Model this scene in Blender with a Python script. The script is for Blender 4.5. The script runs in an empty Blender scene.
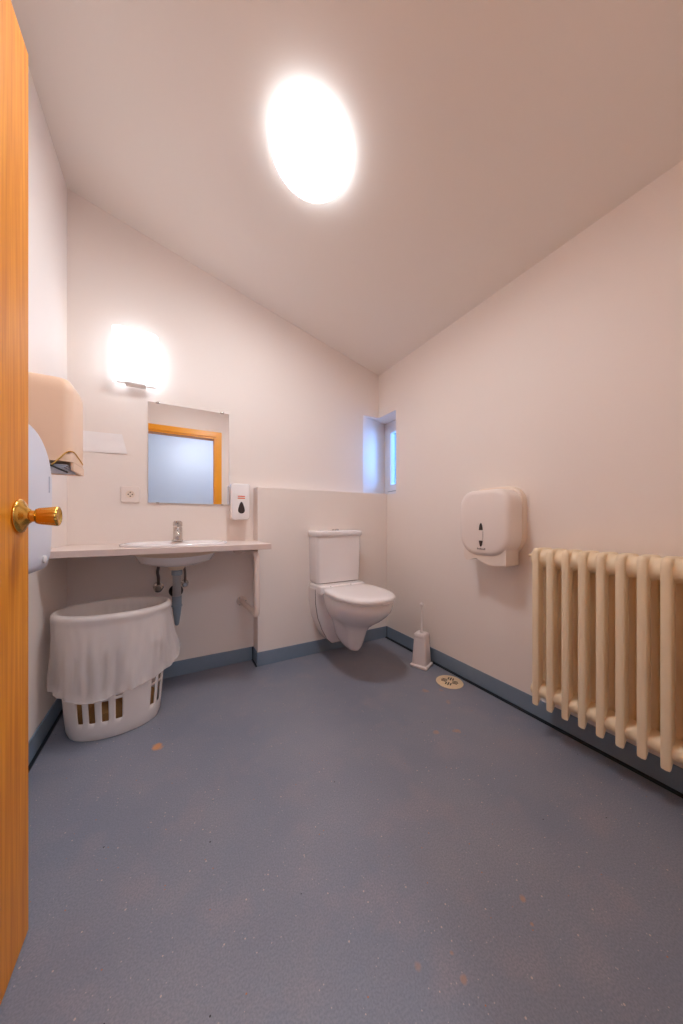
import bpy, bmesh, math, random
from mathutils import Vector, Matrix
random.seed(4)
SC = bpy.context.scene
COL = SC.collection
PI = math.pi

# ---------------------------------------------------------------- room numbers (metres)
XL, XR = -0.502, 1.59           # left / right wall faces
YF, YB, YX = 0.08, 2.19, 2.07   # front wall, back wall, face of the low boxing
XBOX, ZBOX = 0.504, 1.21
def zc(x): return 2.26 + 0.2571 * (XR - x)   # sloping ceiling

# ---------------------------------------------------------------- materials
def newmat(name):
    m = bpy.data.materials.new(name); m.use_nodes = True
    nt = m.node_tree; nt.nodes.clear()
    out = nt.nodes.new('ShaderNodeOutputMaterial')
    return m, nt, out
def pbr(name, col, rough=.5, metal=0, spec=.5, bump=0, bscale=60, var=0, vscale=6, alpha=None, coat=0, emis=None, estr=0):
    m, nt, out = newmat(name)
    b = nt.nodes.new('ShaderNodeBsdfPrincipled')
    b.inputs['Base Color'].default_value = (*col, 1)
    b.inputs['Roughness'].default_value = rough
    b.inputs['Metallic'].default_value = metal
    b.inputs['Specular IOR Level'].default_value = spec
    b.inputs['Coat Weight'].default_value = coat
    tc = nt.nodes.new('ShaderNodeTexCoord')
    if var:
        n = nt.nodes.new('ShaderNodeTexNoise'); n.inputs['Scale'].default_value = vscale; n.inputs['Detail'].default_value = 5
        nt.links.new(tc.outputs['Object'], n.inputs['Vector'])
        mx = nt.nodes.new('ShaderNodeMix'); mx.data_type = 'RGBA'
        mx.inputs[6].default_value = (*[c * (1 - var) for c in col], 1)
        mx.inputs[7].default_value = (*[min(1, c * (1 + var)) for c in col], 1)
        nt.links.new(n.outputs['Fac'], mx.inputs[0]); nt.links.new(mx.outputs[2], b.inputs['Base Color'])
    if bump:
        n = nt.nodes.new('ShaderNodeTexNoise'); n.inputs['Scale'].default_value = bscale; n.inputs['Detail'].default_value = 4
        nt.links.new(tc.outputs['Object'], n.inputs['Vector'])
        bp = nt.nodes.new('ShaderNodeBump'); bp.inputs['Strength'].default_value = bump; bp.inputs['Distance'].default_value = .002
        nt.links.new(n.outputs['Fac'], bp.inputs['Height']); nt.links.new(bp.outputs['Normal'], b.inputs['Normal'])
    if emis:
        b.inputs['Emission Color'].default_value = (*emis, 1); b.inputs['Emission Strength'].default_value = estr
    if alpha is not None: b.inputs['Alpha'].default_value = alpha
    nt.links.new(b.outputs[0], out.inputs[0])
    return m

WALL = (.87, .785, .725)
M = {}
M['wall'] = pbr('painted wall', WALL, .55, spec=.35, bump=.10, bscale=35, var=.012, vscale=2.5)
M['ceil'] = pbr('painted ceiling', (.85, .775, .705), .6, spec=.3, bump=.08, bscale=30, var=.012, vscale=2)
M['corridor'] = pbr('corridor paint', (.72, .74, .80), .7, spec=.2, bump=.05)
M['skirt'] = pbr('blue vinyl skirting', (.20, .265, .345), .45, spec=.4, var=.06, vscale=20)
M['seal'] = pbr('black sealant', (.006, .012, .018), .5)
M['counter'] = pbr('laminate worktop', (.80, .67, .60), .35, bump=.03, var=.02)
M['counter_edge'] = pbr('worktop edge', (.70, .56, .50), .45, var=.03)
M['ceramic'] = pbr('white ceramic', (.87, .82, .81), .12, coat=.5, var=.01)
M['seat'] = pbr('white seat plastic', (.88, .83, .82), .25)
M['bowl_under'] = pbr('unglazed ceramic', (.78, .62, .47), .4)
M['white_pl'] = pbr('white plastic', (.84, .79, .76), .35, var=.02)
M['cool_pl'] = pbr('cool white plastic', (.72, .74, .82), .3)
M['cream_pl'] = pbr('cream plastic', (.88, .62, .44), .4, var=.03)
M['disp'] = pbr('warm white plastic', (.87, .77, .71), .35, var=.02)
M['disp_side'] = pbr('dispenser body', (.86, .72, .60), .4, var=.02)
M['disp_tray'] = pbr('dispenser chute', (.86, .74, .65), .4)
M['rad'] = pbr('cream radiator enamel', (.87, .71, .49), .38, bump=.08, bscale=25, var=.05, vscale=9)
M['chrome'] = pbr('chrome', (.62, .58, .54), .16, 1)
M['dchrome'] = pbr('dull chrome pipe', (.36, .37, .39), .28, .9)
M['grey_pl'] = pbr('grey plastic', (.20, .25, .30), .4)
M['black'] = pbr('black rubber', (.012, .012, .015), .5)
M['hose'] = pbr('braided hose', (.14, .11, .10), .4, .6, bump=.5, bscale=400)
M['brass'] = pbr('brass', (.78, .46, .10), .22, 1, var=.08, vscale=30)
M['basket'] = pbr('white basket plastic', (.84, .77, .72), .4, var=.05, vscale=12)
M['brown'] = pbr('brown contents', (.32, .16, .05), .8, var=.3, vscale=14)
M['dark'] = pbr('dark recess', (.03, .015, .012), .6)
M['red'] = pbr('red print', (.80, .16, .07), .5)
M['print'] = pbr('grey print', (.30, .24, .22), .5)
M['bluepaper'] = pbr('blue grey paper', (.50, .53, .62), .7)
M['paper'] = pbr('pale glow', (.92, .88, .87), .8, var=.02, vscale=30)  # pale colour for the reflected light patch on the back wall
M['brush_pl'] = pbr('pinkish white plastic', (.84, .76, .73), .4)
M['drain'] = pbr('beige drain plate', (.80, .62, .40), .5, var=.1, vscale=60)
M['drainslot'] = pbr('drain slots', (.05, .03, .02), .6)
M['frame_white'] = pbr('white window frame', (.80, .80, .84), .4)
M['frame_grey'] = pbr('window gasket', (.25, .28, .36), .6)
M['slot_shadow'] = pbr('socket holes', (.10, .06, .04), .6)
M['mirror'] = pbr('mirror glass', (.93, .94, .95), .0, 1)
M['mirror_back'] = pbr('mirror edge', (.55, .58, .56), .3)
M['casing'] = pbr('orange varnished casing', (.92, .38, .015), .35, var=.06)

def wood():
    m, nt, out = newmat('orange varnished door')
    b = nt.nodes.new('ShaderNodeBsdfPrincipled'); b.inputs['Roughness'].default_value = .42; b.inputs['Specular IOR Level'].default_value = .3
    tc = nt.nodes.new('ShaderNodeTexCoord'); mp = nt.nodes.new('ShaderNodeMapping')
    mp.inputs['Scale'].default_value = (1, 1, .035)
    nt.links.new(tc.outputs['Object'], mp.inputs[0])
    n = nt.nodes.new('ShaderNodeTexNoise'); n.inputs['Scale'].default_value = 90; n.inputs['Detail'].default_value = 6
    nt.links.new(mp.outputs[0], n.inputs['Vector'])
    r = nt.nodes.new('ShaderNodeValToRGB')
    r.color_ramp.elements[0].position = .3; r.color_ramp.elements[0].color = (.70, .215, .012, 1)
    r.color_ramp.elements[1].position = .72; r.color_ramp.elements[1].color = (.92, .36, .025, 1)
    nt.links.new(n.outputs['Fac'], r.inputs[0]); nt.links.new(r.outputs[0], b.inputs['Base Color'])
    bp = nt.nodes.new('ShaderNodeBump'); bp.inputs['Strength'].default_value = .08; bp.inputs['Distance'].default_value = .001
    nt.links.new(n.outputs['Fac'], bp.inputs['Height']); nt.links.new(bp.outputs[0], b.inputs['Normal'])
    nt.links.new(b.outputs[0], out.inputs[0]); return m
M['door'] = wood()

def floor_mat():
    m, nt, out = newmat('blue grey vinyl floor')
    N, L = nt.nodes, nt.links
    b = N.new('ShaderNodeBsdfPrincipled'); b.inputs['Roughness'].default_value = .42; b.inputs['Specular IOR Level'].default_value = .45
    tc = N.new('ShaderNodeTexCoord')
    def noise(s, d=4):
        n = N.new('ShaderNodeTexNoise'); n.inputs['Scale'].default_value = s; n.inputs['Detail'].default_value = d
        L.new(tc.outputs['Object'], n.inputs['Vector']); return n
    def mix(fac, a, c):
        x = N.new('ShaderNodeMix'); x.data_type = 'RGBA'
        for i, v in ((0, fac), (6, a), (7, c)):
            if isinstance(v, (tuple, float)): x.inputs[i].default_value = v if isinstance(v, float) else (*v, 1)
            else: L.new(v, x.inputs[i])
        return x.outputs[2]
    def ramp(src, p0, p1, v0=0, v1=1):
        r = N.new('ShaderNodeMapRange'); L.new(src, r.inputs[0])
        for i, v in enumerate((p0, p1, v0, v1)): r.inputs[i + 1].default_value = v
        return r.outputs[0]
    n1 = noise(2.6, 6); n2 = noise(230, 2); n3 = noise(7, 5)
    c = mix(ramp(n1.outputs['Fac'], .35, .68), (.225, .242, .300), (.285, .285, .325))
    c = mix(ramp(n3.outputs['Fac'], .52, .72, 0, .5), c, (.35, .30, .32))
    c = mix(ramp(n2.outputs['Fac'], .35, .65, 0, .55), c, (.15, .165, .215))
    def specks(scale, thr, keep, col):
        nonlocal c
        v = N.new('ShaderNodeTexVoronoi'); v.inputs['Scale'].default_value = scale
        L.new(tc.outputs['Object'], v.inputs['Vector'])
        d = N.new('ShaderNodeMath'); d.operation = 'LESS_THAN'; L.new(v.outputs['Distance'], d.inputs[0]); d.inputs[1].default_value = thr
        s = N.new('ShaderNodeSeparateColor'); L.new(v.outputs['Color'], s.inputs[0])
        g = N.new('ShaderNodeMath'); g.operation = 'LESS_THAN'; L.new(s.outputs[0], g.inputs[0]); g.inputs[1].default_value = keep
        mu = N.new('ShaderNodeMath'); mu.operation = 'MULTIPLY'; L.new(d.outputs[0], mu.inputs[0]); L.new(g.outputs[0], mu.inputs[1])
        c = mix(mu.outputs[0], c, col)
    specks(48, .10, .24, (.52, .42, .38))
    specks(90, .13, .20, (.42, .38, .38))
    specks(60, .10, .06, (.45, .17, .08))
    specks(17, .035, .22, (.02, .022, .03))
    specks(11, .03, .3, (.025, .03, .035))
    # rust coloured stains with shapes of their own
    nz = noise(22, 3)
    for (x, y, r, k) in STAINS:
        vd = N.new('ShaderNodeVectorMath'); vd.operation = 'DISTANCE'
        L.new(tc.outputs['Object'], vd.inputs[0]); vd.inputs[1].default_value = (x, y, 0)
        ad = N.new('ShaderNodeMath'); ad.operation = 'MULTIPLY_ADD'
        L.new(nz.outputs['Fac'], ad.inputs[0]); ad.inputs[1].default_value = r * 3.2; L.new(vd.outputs['Value'], ad.inputs[2])
        c = mix(ramp(ad.outputs[0], r * 2.75, r * 1.95, 0, k), c, (.62, .27, .10))
    L.new(c, b.inputs['Base Color'])
    bp = N.new('ShaderNodeBump'); bp.inputs['Strength'].default_value = .25; bp.inputs['Distance'].default_value = .001
    n4 = noise(150, 3); L.new(n4.outputs['Fac'], bp.inputs['Height']); L.new(bp.outputs[0], b.inputs['Normal'])
    L.new(b.outputs[0], out.inputs[0]); return m
STAINS = [(-.05, 1.54, .020, .9), (1.15, .98, .018, .55), (1.07, 1.02, .014, .4), (.79, .46, .008, .5), (.76, .42, .006, .6),
          (.55, .48, .006, .4), (.54, .44, .007, .4), (1.27, 1.30, .022, .45), (1.36, 1.26, .016, .4), (1.30, 1.16, .02, .3), (.47, .50, .008, .3)]
M['floor'] = floor_mat()

def emit(name, col, s):
    m, nt, out = newmat(name)
    e = nt.nodes.new('ShaderNodeEmission'); e.inputs[0].default_value = (*col, 1); e.inputs[1].default_value = s
    nt.links.new(e.outputs[0], out.inputs[0]); return m
LAMP_S, WLAMP_S, CORR_S, RIM_S = 46.0, 2.8, 23.0, 4.2
M['lamp'] = emit('lit ceiling diffuser', (.92, .95, 1.0), LAMP_S)
M['lamp_rim'] = emit('translucent lamp rim', (.88, .92, 1.0), RIM_S)
M['wlamp'] = emit('lit wall lamp glass', (.86, .91, 1.0), WLAMP_S)
M['clamp'] = emit('added corridor lamp', (.86, .91, 1.0), CORR_S)

def liner_mat():
    m, nt, out = newmat('translucent bin liner')
    N, L = nt.nodes, nt.links
    d = N.new('ShaderNodeBsdfPrincipled'); d.inputs['Base Color'].default_value = (.89, .83, .80, 1); d.inputs['Roughness'].default_value = .4
    tl = N.new('ShaderNodeBsdfTranslucent'); tl.inputs[0].default_value = (.89, .83, .80, 1)
    tr = N.new('ShaderNodeBsdfTransparent')
    m1 = N.new('ShaderNodeMixShader'); m1.inputs[0].default_value = .25
    L.new(d.outputs[0], m1.inputs[1]); L.new(tl.outputs[0], m1.inputs[2])
    m2 = N.new('ShaderNodeMixShader'); m2.inputs[0].default_value = .46
    L.new(m1.outputs[0], m2.inputs[1]); L.new(tr.outputs[0], m2.inputs[2])
    L.new(m2.outputs[0], out.inputs[0]); return m
M['liner'] = liner_mat()
def pane_mat():
    m, nt, out = newmat('window glass'); N, L = nt.nodes, nt.links
    g = N.new('ShaderNodeBsdfGlossy'); g.inputs['Roughness'].default_value = .02
    t = N.new('ShaderNodeBsdfTransparent'); t.inputs[0].default_value = (.93, .97, 1, 1)
    f = N.new('ShaderNodeFresnel'); f.inputs[0].default_value = 1.45
    x = N.new('ShaderNodeMixShader'); L.new(f.outputs[0], x.inputs[0]); L.new(t.outputs[0], x.inputs[1]); L.new(g.outputs[0], x.inputs[2])
    L.new(x.outputs[0], out.inputs[0]); return m
M['pane'] = pane_mat()

# ---------------------------------------------------------------- mesh helpers
def link(name, bm, mat, parent=None, smooth=True, angle=40, mods=()):
    me = bpy.data.meshes.new(name)
    bmesh.ops.recalc_face_normals(bm, faces=bm.faces)
    bm.to_mesh(me); bm.free()
    for m in (mat if isinstance(mat, (list, tuple)) else [mat]): me.materials.append(M[m])
    o = bpy.data.objects.new(name, me); COL.objects.link(o)
    if parent:
        o.parent = parent
        if parent.type == 'EMPTY' or True:
            o.matrix_parent_inverse = world(parent).inverted()
    if smooth:
        for p in me.polygons: p.use_smooth = True
        try: me.set_sharp_from_angle(angle=math.radians(angle))
        except Exception: pass
    return o
def world(o):
    m = Matrix.LocRotScale(o.location, o.rotation_euler, o.scale)
    if o.parent: return world(o.parent) @ o.matrix_parent_inverse @ m
    return m
def tag(o, label, cat, group=None, kind=None):
    if label: o['label'] = label
    if cat: o['category'] = cat
    if group: o['group'] = group
    if kind: o['kind'] = kind
    return o
def thing(name, loc, label, cat, group=None):
    o = bpy.data.objects.new(name, None); COL.objects.link(o); o.location = loc; o.empty_display_size = .05
    return tag(o, label, cat, group)
def add_box(bm, x0, x1, y0, y1, z0, z1, bev=0, seg=2):
    vs = [bm.verts.new((x, y, z)) for x in (x0, x1) for y in (y0, y1) for z in (z0, z1)]
    F = [(0, 1, 3, 2), (4, 6, 7, 5), (0, 4, 5, 1), (2, 3, 7, 6), (0, 2, 6, 4), (1, 5, 7, 3)]
    fs = [bm.faces.new([vs[i] for i in f]) for f in F]
    if bev:
        es = list({e for f in fs for e in f.edges})
        bmesh.ops.bevel(bm, geom=es, offset=bev, segments=seg, profile=.5, affect='EDGES')
def box(x0, x1, y0, y1, z0, z1, bev=0, seg=2):
    bm = bmesh.new(); add_box(bm, x0, x1, y0, y1, z0, z1, bev, seg); return bm
def loft(bm, rings, cap0=True, cap1=True, closed=True):
    R = [[bm.verts.new(p) for p in r] for r in rings]
    n = len(R[0])
    for a, b in zip(R, R[1:]):
        for i in range(n if closed else n - 1):
            j = (i + 1) % n
            bm.faces.new((a[i], a[j], b[j], b[i]))
    if cap0: bm.faces.new(R[0])
    if cap1: bm.faces.new(list(reversed(R[-1])))
    return R
def lathe(bm, prof, o, ax, n=32, flute=None):
    """prof: (radius, distance along axis)"""
    ax = Vector(ax).normalized(); o = Vector(o)
    u = ax.orthogonal().normalized(); v = ax.cross(u)
    rings = []
    for k, (r, d) in enumerate(prof):
        ring = []
        for i in range(n):
            a = 2 * PI * i / n
            rr = r * (1 + (flute[1] * math.cos(flute[0] * a) if flute and k in flute[2] else 0))
            ring.append(o + ax * d + (u * math.cos(a) + v * math.sin(a)) * rr)
        rings.append(ring)
    loft(bm, rings)
def tube(bm, pts, r, n=14, cap=True):
    pts = [Vector(p) for p in pts]
    rings = []; u = None
    for i, p in enumerate(pts):
        t = (pts[min(i + 1, len(pts) - 1)] - pts[max(i - 1, 0)]).normalized()
        if u is None: u = t.orthogonal().normalized()
        u = (u - t * u.dot(t)).normalized(); v = t.cross(u)
        rr = r[i] if isinstance(r, (list, tuple)) else r
        rings.append([p + (u * math.cos(2 * PI * k / n) + v * math.sin(2 * PI * k / n)) * rr for k in range(n)])
    loft(bm, rings, cap, cap)
def smooth_path(P, n=8):
    """rounded polyline through Catmull-Rom"""
    P = [Vector(p) for p in P]; Q = [P[0]] + P + [P[-1]]; out = []
    for i in range(1, len(Q) - 2):
        for k in range(n):
            t = k / n; a, b, c, d = Q[i - 1:i + 3]
            out.append(.5 * ((2 * b) + (c - a) * t + (2 * a - 5 * b + 4 * c - d) * t * t + (3 * b - a - 3 * c + d) * t ** 3))
    out.append(P[-1]); return out
def bend_path(P, r, n=6):
    """straight runs with rounded corners"""
    P = [Vector(p) for p in P]; out = [P[0]]
    for a, b, c in zip(P, P[1:], P[2:]):
        d1 = (a - b).normalized(); d2 = (c - b).normalized()
        s, e = b + d1 * r, b + d2 * r
        for k in range(n + 1):
            t = k / n; out.append(s * (1 - t) ** 2 + b * 2 * t * (1 - t) + e * t * t)
    out.append(P[-1]); return out
def prism_z(bm, plan, z0, z1):
    """plan polygon extruded upwards; z1 number or function of x"""
    f = z1 if callable(z1) else (lambda x: z1)
    loft(bm, [[(x, y, z0) for x, y in plan], [(x, y, f(x)) for x, y in plan]])
def rrect(cx, cy, hx, hy, r, n=6):
    """rounded rectangle outline in 2D; r may be 4 radii (++,-+,--,+-)"""
    rs = r if isinstance(r, (list, tuple)) else (r,) * 4
    out = []
    for k, (sx, sy) in enumerate(((1, 1), (-1, 1), (-1, -1), (1, -1))):
        q = rs[k]
        for i in range(n + 1):
            a = k * PI / 2 + i / n * PI / 2
            out.append((cx + sx * (hx - q) + q * math.cos(a), cy + sy * (hy - q) + q * math.sin(a)))
    return out
def shell_x(bm, outline, x0, x1, r, seg=5, dirn=-1):
    """pillow-edged slab: outline(list of (y,z)) at wall x0 to front x1, with front edge rounded by r, shrinking towards the centroid"""
    cy = sum(p[0] for p in outline) / len(outline); cz = sum(p[1] for p in outline) / len(outline)
    hy = max(abs(p[0] - cy) for p in outline); hz = max(abs(p[1] - cz) for p in outline)
    sgn = 1 if x1 > x0 else -1
    rings = [[(x0, y, z) for y, z in outline]]
    for k in range(seg + 1):
        a = k / seg * PI / 2
        ins = r * (1 - math.cos(a)); x = x1 - sgn * r * (1 - math.sin(a))
        rings.append([(x, cy + (y - cy) * (1 - ins / hy), cz + (z - cz) * (1 - ins / hz)) for y, z in outline])
    # gentle crown
    f = .93
    rings.append([(x1 + sgn * r * .05, cy + (y - cy) * (1 - r / hy) * f, cz + (z - cz) * (1 - r / hz) * f) for y, z in outline])
    loft(bm, rings)
S = dict(kind='structure')

# ================================================================ ROOM SHELL
tag(link('floor', box(XL - .2, XR + .2, -1.6, 2.4, -.06, 0), 'floor', smooth=False), 'blue grey speckled vinyl floor with small rust coloured stains', 'floor', **S)
bm = bmesh.new()
x0, x1 = XL - .2, XR + .25
loft(bm, [[(x0, y, zc(x0)), (x1, y, zc(x1)), (x1, y, zc(x1) + .12), (x0, y, zc(x0) + .12)] for y in (YF - .12, YB + .25)])
tag(link('ceiling', bm, 'ceil', smooth=False), 'cream painted ceiling sloping down towards the right wall', 'ceiling', **S)
# left wall
bm = bmesh.new(); prism_z(bm, [(XL, YF), (XL, YB), (XL - .15, YB), (XL - .15, YF)], 0, zc)
tag(link('wall_left', bm, 'wall', smooth=False), 'narrow view of the white wall beside the open door', 'wall', **S)
# right wall with window opening at the far end
WY, WZ0, WZ1, WT = 1.95, 1.205, 1.885, .22
bm = bmesh.new()
for (ya, yb, za, zb) in ((YF, WY, 0, zc), (WY, YB, 0, WZ0), (WY, YB, WZ1, zc)):
    prism_z(bm, [(XR, ya), (XR + WT, ya), (XR + WT, yb), (XR, yb)], za, zb)
bmesh.ops.remove_doubles(bm, verts=bm.verts, dist=1e-5)
tag(link('wall_right', bm, 'wall', smooth=False), 'long cream wall on the right behind the radiator', 'wall', **S)
# back wall, splayed beside the window
bm = bmesh.new()
A = [(XL - .15, YB), (XR + WT, YB), (XR + WT, YB + .2), (XL - .15, YB + .2)]
B = [(XL - .15, YB), (1.427, YB), (1.745, YB + .118), (XR + WT, YB + .118), (XR + WT, YB + .2), (XL - .15, YB + .2)]
prism_z(bm, A, 0, WZ0); prism_z(bm, B, WZ0, WZ1); prism_z(bm, A, WZ1, zc)
tag(link('wall_back', bm, 'wall', smooth=False), 'cream back wall carrying the mirror, with a splayed window reveal', 'wall', **S)
# low boxing
tag(link('trim_1', box(XBOX, XR, YX, YB, 0, ZBOX, .003), 'wall', smooth=False), 'low cream boxed-out ledge behind the toilet', 'pipe boxing', **S)
# front wall with doorway
DX0, DX1, DZ = -.355, .50, 2.075
bm = bmesh.new()
for xa, xb, za in ((XL - .15, DX0, 0), (DX1, XR + WT, 0), (DX0, DX1, DZ)):
    prism_z(bm, [(xa, YF - .12), (xb, YF - .12), (xb, YF), (xa, YF)], za, zc)
tag(link('wall_front', bm, 'wall', smooth=False), 'cream wall around the doorway, seen in the mirror', 'wall', **S)
# door casing
bm = bmesh.new(); cw = .07
add_box(bm, DX1, DX1 + cw, YF, YF + .016, 0, DZ + cw, .003)
add_box(bm, DX0 - cw, DX0, YF, YF + .016, 0, DZ + cw, .003)
add_box(bm, DX0, DX1, YF, YF + .016, DZ, DZ + cw, .003)
for xa, xb, za, zb in ((DX1 - .02, DX1, 0, DZ), (DX0, DX0 + .02, 0, DZ), (DX0 + .02, DX1 - .02, DZ - .02, DZ)):
    add_box(bm, xa, xb, YF - .12, YF + .002, za, zb, .002)
tag(link('trim_2', bm, 'casing', smooth=False), 'orange wooden door casing reflected in the mirror', 'door frame', **S)
# corridor beyond the doorway
for nm, b6, mt, lb in (('wall_corridor', (-2.6, 2.8, -1.75, -1.60, 0, 2.6), 'corridor', 'pale blue corridor wall seen through the doorway in the mirror'),
                   ('wall_corridor_left', (-2.75, -2.6, -1.6, YF - .12, 0, 2.6), 'corridor', 'left end wall of the corridor outside'),
                   ('wall_corridor_right', (2.8, 2.95, -1.6, YF - .12, 0, 2.6), 'corridor', 'right end wall of the corridor outside')):
    tag(link(nm, box(*b6), mt, smooth=False), lb, 'wall', **S)
bm = bmesh.new(); add_box(bm, -2.6, XL - .2, -1.6, YF - .12, -.06, 0); add_box(bm, XR + .2, 2.8, -1.6, YF - .12, -.06, 0)
tag(link('floor_corridor', bm, 'floor', smooth=False), 'corridor floor outside the room', 'floor', **S)
tag(link('ceiling_corridor', box(-2.6, 2.8, -1.6, YF - .12, 2.6, 2.7), 'ceil', smooth=False), 'flat corridor ceiling outside the room', 'ceiling', **S)
bm = bmesh.new(); add_box(bm, -2.6, XL - .15, YF - .12, YF, 0, 2.6); add_box(bm, XR + WT, 2.8, YF - .12, YF, 0, 2.6)
tag(link('wall_corridor_inner', bm, 'corridor', smooth=False), 'corridor wall either side of the washroom', 'wall', **S)
t = thing('added_corridor_light', (.35, -.85, 2.6), 'unseen cool white lamp added to light the corridor outside the doorway', 'ceiling light')  # unseen lamp, added so the corridor wall and doorway get cool light
bm = bmesh.new(); lathe(bm, [(.24, 0), (.24, -.015), (.22, -.02)], (.35, -.85, 2.6), (0, 0, 1), 40); link('base_plate', bm, 'white_pl', t)
bm = bmesh.new(); lathe(bm, [(.21, -.0201), (.215, -.05), (.19, -.075), (.12, -.088), (.02, -.092)], (.35, -.85, 2.6), (0, 0, 1), 40); link('diffuser', bm, 'clamp', t)

# baseboards
BH, BT = .094, .006
def skirt(name, parts, label, seal):
    bm = bmesh.new()
    for p in parts: add_box(bm, *p, .002)
    o = tag(link(name, bm, 'skirt', smooth=False), label, 'skirting', **S)
    if seal:
        bm = bmesh.new()
        for p in seal: add_box(bm, *p)
        link('sealant_strip', bm, 'seal', o, smooth=False)
skirt('baseboard_right', [(XR - BT, XR, YF, YX, 0, BH)], 'blue vinyl skirting along the right wall with a black floor joint',
      [(XR - BT - .016, XR - BT, YF, YX, 0, .007), (XR - BT - .002, XR - BT, YX - .012, YX - BT, .007, BH)])
skirt('baseboard_left', [(XL, XL + BT, YF, YB, 0, BH)], 'blue vinyl skirting along the left wall behind the basket',
      [(XL + BT, XL + BT + .011, YF, YB, 0, .007)])
skirt('baseboard_back', [(XL + BT, XBOX - BT, YB - BT, YB, 0, BH)], 'blue vinyl skirting on the back wall under the counter', None)
skirt('baseboard_boxing', [(XBOX - BT, XBOX, YX - BT, YB - BT, 0, BH), (XBOX, XR - BT, YX - BT, YX, 0, BH)],
      'blue vinyl skirting around the boxing behind the toilet', [(XBOX - BT - .008, XBOX - BT, YX - BT, YB - BT, 0, .008), (XBOX - BT - .004, XBOX - BT, YB - BT - .01, YB - BT, .008, BH)])

# window: frame in the depth of the right wall
bm = bmesh.new()
fy0, fy1, fx0, fx1 = WY, YB + .118, 1.745, 1.80
def ring_yz(bm, xa, xb, y0, y1, z0, z1, w, bev=.002):
    add_box(bm, xa, xb, y0, y0 + w, z0, z1, bev); add_box(bm, xa, xb, y1 - w, y1, z0, z1, bev)
    add_box(bm, xa, xb, y0 + w, y1 - w, z0, z0 + w, bev); add_box(bm, xa, xb, y0 + w, y1 - w, z1 - w, z1, bev)
ring_yz(bm, fx0, fx1, fy0, fy1, WZ0, WZ1, .045)
w = tag(link('window_1', bm, 'frame_white', smooth=False), 'small window with white frame recessed in the far right corner', 'window', **S)
bm = bmesh.new(); ring_yz(bm, fx0 - .012, fx1 - .01, fy0 + .05, fy1 - .05, WZ0 + .05, WZ1 - .05, .055); link('sash', bm, 'frame_white', w, smooth=False)
bm = bmesh.new(); ring_yz(bm, fx0 + .004, fx1 - .014, fy0 + .045, fy1 - .045, WZ0 + .045, WZ1 - .045, .006, 0); link('gasket', bm, 'frame_grey', w, smooth=False)
link('window_pane', box(1.768, 1.774, fy0 + .10, fy1 - .10, WZ0 + .10, WZ1 - .10), 'pane', w, smooth=False)

# ================================================================ DOOR
ang = math.radians(.9)
d = tag(link('door_1', box(-.04, 0, .016, .890, .012, 2.070, .002), 'door', smooth=False), 'open orange varnished wooden door at the left edge', 'door', **S)
d.location = (-.309, YF + .016, 0); d.rotation_euler = (0, 0, -ang)
bpy.context.view_layer.update()
def on_door(x, y, z): return world(d) @ Vector((x, y, z))
ky, kz = .84, .984
for side in (1, -1):
    ax = on_door(side, ky, kz) - on_door(0, ky, kz); o0 = on_door(0 if side > 0 else -.04, ky, kz)
    bm = bmesh.new()
    lathe(bm, [(.036, -.001), (.038, .002), (.037, .005), (.030, .009), (.021, .013), (.0165, .017), (.0145, .020)], o0, ax, 40)
    k = link('door_knob', bm, 'brass', d, angle=60); k['label'] = 'fluted brass door knob'
    bm = bmesh.new()
    lathe(bm, [(.0135, .018), (.013, .028), (.014, .029)], o0, ax, 28); link('neck', bm, 'brass', k)
    bm = bmesh.new()
    lathe(bm, [(.010, .0275), (.0165, .029), (.0180, .034), (.0200, .050), (.0218, .064), (.0208, .0675), (.0185, .0685), (.0165, .0665), (.006, .0655)], o0, ax, 96,
          flute=(16, .035, {2, 3, 4, 5})); link('grip', bm, 'brass', k, angle=70)
bm = bmesh.new(); add_box(bm, -.031, -.009, .8895, .8915, .93, 1.04, 0)
link('latch_plate', bm, 'brass', d, smooth=False).matrix_parent_inverse = Matrix.Identity(4)

# ================================================================ CEILING LIGHT
sl = math.atan(.2571)
n = Vector((-math.sin(sl), 0, -math.cos(sl)))         # out of the ceiling, downwards
LP = Vector((.512, 1.178, zc(.512)))
t = thing('ceiling_light', LP, 'large round white lit lamp on the sloping ceiling', 'ceiling light')
bm = bmesh.new(); lathe(bm, [(.140, 0), (.145, .004), (.145, .010), (.140, .012)], LP, n, 64); link('base_ring', bm, 'white_pl', t)
bm = bmesh.new(); lathe(bm, [(.158, .0125), (.165, .020), (.167, .036), (.163, .046), (.157, .050)], LP, n, 64); link('diffuser_rim', bm, 'lamp_rim', t)
bm = bmesh.new(); lathe(bm, [(.156, .0502), (.140, .053), (.10, .057), (.05, .059), (.01, .0595)], LP, n, 64); link('diffuser', bm, 'lamp', t)

# ================================================================ WALL LAMP
t = thing('wall_lamp', (-.185, YB, 1.76), 'lit frosted glass wall lamp high above the left of the mirror', 'wall lamp')
link('back_plate', box(-.285, -.085, YB - .012, YB, 1.79, 2.06, .004), 'white_pl', t)
bm = bmesh.new()
def arc(z, a=.112, b=.080, n=32, off=0):
    return [(-.185 - (a - off) * math.copysign(abs(math.cos(PI * i / n)) ** .35, math.cos(PI * i / n)), YB - .0125 - (b - off) * abs(math.sin(PI * i / n)) ** .5, z) for i in range(n + 1)]
ro = [arc(z) + list(reversed(arc(z, off=.006))) for z in (1.785, 2.075)]
loft(bm, ro); link('glass_shade', bm, 'wlamp', t)
bm = bmesh.new(); add_box(bm, -.235, -.135, YB - .075, YB - .012, 1.768, 1.780, .003); link('lower_clip', bm, 'white_pl', t)

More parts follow.
